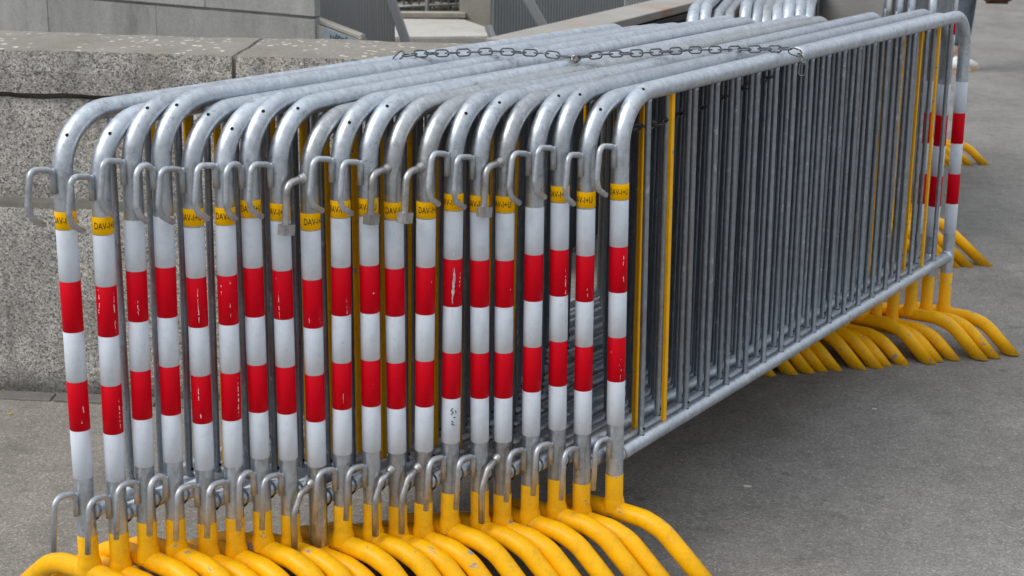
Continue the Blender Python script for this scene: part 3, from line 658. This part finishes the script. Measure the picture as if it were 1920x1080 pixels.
for i, (x, y, l, t, zh, zy) in enumerate(FIT):
    n = i+1; fa = i/19+random.uniform(-.003, .003)
    fx_ = .3416*(1-fa)+1.4351*fa; fy_ = 4.4659*(1-fa)+4.7719*fa; yaw = math.atan2(fx_-x, fy_-y)
    lean = max(-.016, min(.012, l)) - (.005 if n == 19 else 0); roll = lean/.82
    b = build_barrier(x-lean*.15, y, yaw, roll, t, FARZ[i], n in OLD, 'old' if n in OLD else ('loop' if n in LOOP else 'new'), zh-.9835-t if n not in OLD else -.0, None if n in NOLAB else LABROT.get(n, 0)+face(n), zy,
                      HOLE.get(n), random.uniform(-.08, .08), .0015 if n in (11, 12, 19, 5) else 0, 'bare' if n == 9 else None, (True, n >= 18), (.008 if n <= 8 else (.007 if n == 19 else 0)))
    tag(b, "galvanised crowd barrier "+NOTE[n], "crowd barrier", "crowd barriers stacked side by side under the chain")
    if n == 14:
        bm = bmesh.new(); rr = TR+.0012
        def wrap(st):
            return [(rr*math.sin(u/rr), -rr*math.cos(u/rr), z_) for u, z_ in st]
        for st in ([(-.002, .452), (-.007, .447), (-.001, .443), (-.006, .438)], [(-.001, .432), (.004, .430)], [(-.006, .424), (-.001, .421), (-.005, .416), (.002, .414)], [(.004, .446), (.005, .440)]):
            tube(bm, wrap(st), .0009, 5)
        put("scribble", mesh_of("scribble", bm, M_INK), b, (0, 0, 0), (0, 0, face(n)+.3))
    for (zc_, ln_, wd_, an_, sd_) in SCR.get(n, ()):
        rs_ = random.Random(sd_); bm = bmesh.new(); rr = TR+.0010; m_ = max(5, int(ln_/.004)); prev = None; drift = 0
        for q in range(m_+1):
            drift += rs_.uniform(-.0006, .0006); w_ = wd_*math.sin(PI*(q+.15)/(m_+.3))*rs_.uniform(.35, 1.15)
            zz = zc_-ln_/2+ln_*q/m_
            cur = [bm.verts.new((rr*math.sin((drift+o_)/rr), -rr*math.cos((drift+o_)/rr), zz)) for o_ in (-w_/2, 0, w_/2)]
            if prev and (wd_ > .004 or rs_.random() > .38):
                bm.faces.new((prev[0], prev[1], cur[1], cur[0])); bm.faces.new((prev[1], prev[2], cur[2], cur[1]))
            prev = cur
        put("scratch", mesh_of("scratch", bm, M_PEEL if wd_ > .004 else M_SCUFF, False), b, (0, 0, 0), (0, 0, an_+face(n)))
    if n == 20:
        bm = bmesh.new(); nseg = 20; r_ = TR+.0008
        rings = [[bm.verts.new((x_, r_*math.sin(a_), ZT+r_*math.cos(a_))) for a_ in [(-.9+3.1*k/nseg) for k in range(nseg+1)]] for x_ in (0, .004, .011, .015)]
        for a_, b_ in zip(rings[:-1], rings[1:]):
            for k in range(nseg): bm.faces.new((a_[k], a_[k+1], b_[k+1], b_[k]))
        o = put("cable_sticker", mesh_of("cable_sticker", bm, M_SHOE), b, (.833, 0, 0), (0, 0, 0)); o.scale = (1, -1, 1)

G2 = "crowd barriers in the second stack behind the first"
X2 = [.536, .576, .614, .657, .710, .745, .778, .816, .856, .894, .926]
for i, x in enumerate(X2):
    dz = [.0, .012, -.02, -.018, .02, .0, -.01, -.008, .012, .01, .0][i]
    b = build_barrier(x+.012, 4.74+(x-.536)*.35, R(12.5), .0, dz, 0, i in (3, 6), 'new', 0, .2, .25, (.15, .5) if i in (0, 1, 9) else None, bands=(False, False))
    tag(b, "galvanised crowd barrier in the second stack, "+("nearest the sloping beam" if i == 0 else ("touching the steel lamp post side" if i == 10 else ORD[i]+" counting from the sloping beam")), "crowd barrier", G2)
G3 = "crowd barriers in the farthest stack beyond the lamp post"
for i in range(5):
    px_ = [1.375, 1.423, 1.470, 1.520, 1.605][i]
    b = build_barrier(px_-.005, 5.85+(i-4)*.012, R(18.3), 0, [0, .01, 0, .008, 0][i], 0, i == 1, 'new', 0, .2, .25, None, bands=(False, i == 4))
    tag(b, "galvanised crowd barrier in the farthest stack, "+("on the outer side beside the passer by" if i == 4 else ["closest to the steel lamp post", "second from the steel lamp post", "third from the steel lamp post", "fourth from the steel lamp post"][i]), "crowd barrier", G3)

# ------------------------------------------------------------ chain, padlock
def link_mesh(mat, name="link"):
    bm = bmesh.new(); a_, b_ = .0150, .0082; n = 20; pts = []
    for k in range(n):
        th = 2*PI*k/n; x_ = (a_-b_)*(1 if math.cos(th) > 0 else -1) + b_*math.cos(th); pts.append(Vector((x_*1.12, b_*math.sin(th), 0)))
    rings = []; seg = 8; r = .0019
    for k in range(n):
        tt = (pts[(k+1) % n]-pts[k-1]).normalized(); bb_ = Vector((0, 0, 1)); nn = tt.cross(bb_)
        rings.append([bm.verts.new(pts[k]+(nn*math.cos(2*PI*j/seg)+bb_*math.sin(2*PI*j/seg))*r) for j in range(seg)])
    for k in range(n):
        for j in range(seg): bm.faces.new((rings[k][j], rings[k][(j+1) % seg], rings[(k+1) % n][(j+1) % seg], rings[(k+1) % n][j]))
    return mesh_of(name, bm, mat)
ME_LINK = link_mesh(M_CHAIN); ME_LINKD = link_mesh(M_CHAIN_SHADED)
def lay_chain(pts, parent, me, pitch=.0262, flat=True):
    pts = [Vector(p) for p in pts]; seg = []; tot = 0
    for a_, b_ in zip(pts[:-1], pts[1:]): seg.append((tot, a_, b_)); tot += (b_-a_).length
    s_ = 0; k = 0
    while s_ < tot:
        for (t0, a_, b_) in seg:
            if s_ <= t0+(b_-a_).length: break
        d = (b_-a_).normalized(); p = a_+d*(s_-t0)
        upv = Vector((0, 0, 1)) if abs(d.z) < .8 else Vector((.6, -.8, 0))
        y_ = upv.cross(d).normalized(); z_ = d.cross(y_)
        M = Matrix((d, y_, z_)).transposed().to_4x4(); tw = (0 if k % 2 == 0 else R(62)) + random.uniform(-.18, .18)
        o = put("link", me, parent); o.matrix_local = Matrix.Translation(p) @ M @ Matrix.Rotation(tw, 4, 'X'); s_ += pitch; k += 1
CH = empty("chain"); tag(CH, "grey steel link chain laid across the top rails and wrapped round the outer rail", "chain")
Z0 = 1.108
top = [(-.285, 3.415, 1.088), (-.265, 3.41, 1.107), (-.22, 3.42, 1.112), (-.15, 3.455, 1.110), (-.05, 3.485, 1.112), (.06, 3.478, 1.110), (.118, 3.468, 1.104)]
top2 = [(.160, 3.475, 1.104), (.20, 3.49, 1.108), (.292, 3.525, 1.108), (.42, 3.58, 1.110), (.557, 3.628, 1.108), (.655, 3.650, 1.108), (.682, 3.635, 1.100), (.694, 3.620, 1.080), (.692, 3.617, 1.062), (.688, 3.620, 1.040)]
lay_chain(top, CH, ME_LINK); lay_chain(top2, CH, ME_LINK)
D20 = Vector((math.sin(.605), math.cos(.605), 0)); U20 = Vector((math.cos(.605), -math.sin(.605), 0)); P20 = Vector((.2324, 3.0346, 0))
def on20(s, off, z): return P20+D20*s+U20*off+Vector((0, 0, z))
CH2 = empty("chain"); tag(CH2, "end of chain, coloured dark for shade, drooping behind the bars down beside the outer post", "chain")
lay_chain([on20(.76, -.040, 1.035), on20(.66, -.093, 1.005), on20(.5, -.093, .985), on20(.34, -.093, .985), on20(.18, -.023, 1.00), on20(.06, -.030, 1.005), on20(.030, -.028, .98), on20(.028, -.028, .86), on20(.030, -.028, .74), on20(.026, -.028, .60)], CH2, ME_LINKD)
pl = empty("padlock", (.138, 3.468, 1.100), (R(65), 0, R(15))); pl.scale = (.8, .8, .8); tag(pl, "small shiny padlock joining the two ends of the chain on top of the rails", "padlock")
bm = bmesh.new(); box(bm, (-.014, -.0085, -.012), (.014, .0085, .010)); bmesh.ops.bevel(bm, geom=bm.edges[:], offset=.003, segments=3, affect='EDGES'); put("lock_body", mesh_of("lock_body", bm, M_BRASS), pl)
bm = bmesh.new(); tube(bm, fillet([(-.008, 0, .008), (-.008, 0, .026), (.008, 0, .026), (.008, 0, .008)], .008, 5), .0028, 10); put("shackle", mesh_of("shackle", bm, M_CHAIN), pl)

# ------------------------------------------------------------ passer-by
def skin_body(name, verts, edges, radii, mat, parent, root=0, lvl=2):
    me = bpy.data.meshes.new(name); me.from_pydata(verts, edges, []); me.materials.append(mat)
    o = put(name, me, parent); o.modifiers.new("skin", 'SKIN'); o.modifiers["skin"].use_smooth_shade = True
    for i, r_ in enumerate(radii):
        sv = me.skin_vertices[0].data[i]; sv.radius = r_ if isinstance(r_, tuple) else (r_, r_); sv.use_root = i == root
    s_ = o.modifiers.new("sub", 'SUBSURF'); s_.levels = lvl; s_.render_levels = lvl
    return o
PX, PY = 3.372, 11.38
per = empty("person", (PX, PY, 0), (0, 0, PI/2)); tag(per, "person in blue-grey trousers and white shoes walking past beyond the barriers", "person")
V = [(0, 0, .98), (0, 0, 1.15), (0, 0, 1.36), (0, .0, 1.48), (0, -.02, 1.56), (0, -.04, 1.66), (0, -.03, 1.74),
     (.17, 0, 1.42), (.24, .05, 1.15), (.25, .02, .92), (-.17, 0, 1.42), (-.24, 0, 1.15), (-.25, -.20, .96),
     (.09, 0, .92), (.085, -.035, .52), (.08, -.02, .10), (-.08, 0, .92), (-.075, .02, .52), (-.085, .09, .12)]
Ed = [(0, 1), (1, 2), (2, 3), (3, 4), (4, 5), (5, 6), (2, 7), (7, 8), (8, 9), (2, 10), (10, 11), (11, 12), (0, 13), (13, 14), (14, 15), (0, 16), (16, 17), (17, 18)]
Rr = [.13, .125, .145, .06, .06, .095, .07, .055, .042, .03, .055, .042, .03, .085, .050, .035, .085, .050, .035]
skin_body("body", V, Ed, Rr, M_SKIN, per)
skin_body("trousers", [(0, 0, 1.02), (0, 0, .95), (.092, 0, .86), (.088, -.035, .52), (.08, -.02, .16), (-.085, 0, .86), (-.08, .02, .52), (-.085, .08, .18)],
          [(0, 1), (1, 2), (2, 3), (3, 4), (1, 5), (5, 6), (6, 7)], [.155, .16, .105, .068, .055, .105, .068, .055], M_TROU, per)
skin_body("jacket", [(0, 0, 1.0), (0, 0, 1.18), (0, 0, 1.38), (0, 0, 1.47), (.19, 0, 1.42), (.25, .05, 1.15), (.252, .02, .95), (-.19, 0, 1.42), (-.25, 0, 1.15), (-.255, -.18, .98)],
          [(0, 1), (1, 2), (2, 3), (2, 4), (4, 5), (5, 6), (2, 7), (7, 8), (8, 9)], [.155, .15, .165, .08, .075, .058, .048, .075, .058, .048], M_SHIRT, per, 1)
skin_body("hair", [(0, -.02, 1.80), (0, .02, 1.70), (0, .05, 1.62)], [(0, 1), (1, 2)], [.075, .10, .07], M_HAIR, per, 1)
for hx_, hy_, dz_ in ((.250, .01, 0), (-.252, -.215, .03)):
    bm = bmesh.new()
    tube(bm, [(hx_, hy_, .93+dz_), (hx_, hy_-.01, .88+dz_), (hx_, hy_-.015, .84+dz_)], [.026, .036, .030], 10)
    for k, (oy, ln) in enumerate(((-.026, .070), (-.009, .082), (.009, .078), (.025, .062))):
        tube(bm, [(hx_, hy_-.012+oy, .845+dz_), (hx_-.004, hy_-.02+oy, .845-ln*.55+dz_), (hx_+.014, hy_-.01+oy, .845-ln*.8+dz_)], [.0095, .0088, .007], 8)
    tube(bm, [(hx_, hy_-.035, .89+dz_), (hx_, hy_-.062, .855+dz_), (hx_, hy_-.064, .825+dz_)], [.012, .010, .008], 8)
    put("hand", mesh_of("hand", bm, M_SKIN), per)
for fx, fy, rz_ in ((.083, -.005, -.1), (-.086, .105, .1)):
    bm = bmesh.new(); tube(bm, [(0, .055, .045), (0, .02, .055), (0, -.04, .05), (0, -.10, .038), (0, -.145, .030)], [.030, .042, .040, .036, .018], 14)
    for v in bm.verts: v.co.z = max(v.co.z, .020)
    o = put("shoe", mesh_of("shoe", bm, M_SHOE), per, (fx, fy, 0), (0, 0, rz_))
    bm = bmesh.new(); prism(bm, [(-.030, .08), (.030, .08), (.043, .03), (.036, -.05), (.042, -.10), (.02, -.16), (-.02, -.16), (-.040, -.10), (-.034, -.05), (-.043, .03)], .0, .021)
    put("sole", mesh_of("sole", bm, M_SOLE, False), o)
for ex in (-.032, .032):
    bm = bmesh.new(); bmesh.ops.create_uvsphere(bm, u_segments=10, v_segments=8, radius=.012); put("eye", mesh_of("eye", bm, M_DARK), per, (ex, -.122, 1.675))
bag = empty("brown_bag", (3.515, 11.12, .53)); tag(bag, "brown leather bag held low in the hand of the passer-by", "bag")
bm = bmesh.new(); box(bm, (-.095, -.045, 0), (.095, .045, .24)); bmesh.ops.bevel(bm, geom=bm.edges[:], offset=.02, segments=3, affect='EDGES'); put("bag_body", mesh_of("bag_body", bm, M_BAG), bag)
bm = bmesh.new(); tube(bm, fillet([(-.08, 0, .23), (-.06, 0, .36), (.02, 0, .36), (.08, 0, .23)], .03, 5), .008, 8); put("strap", mesh_of("strap", bm, M_BAG), bag)
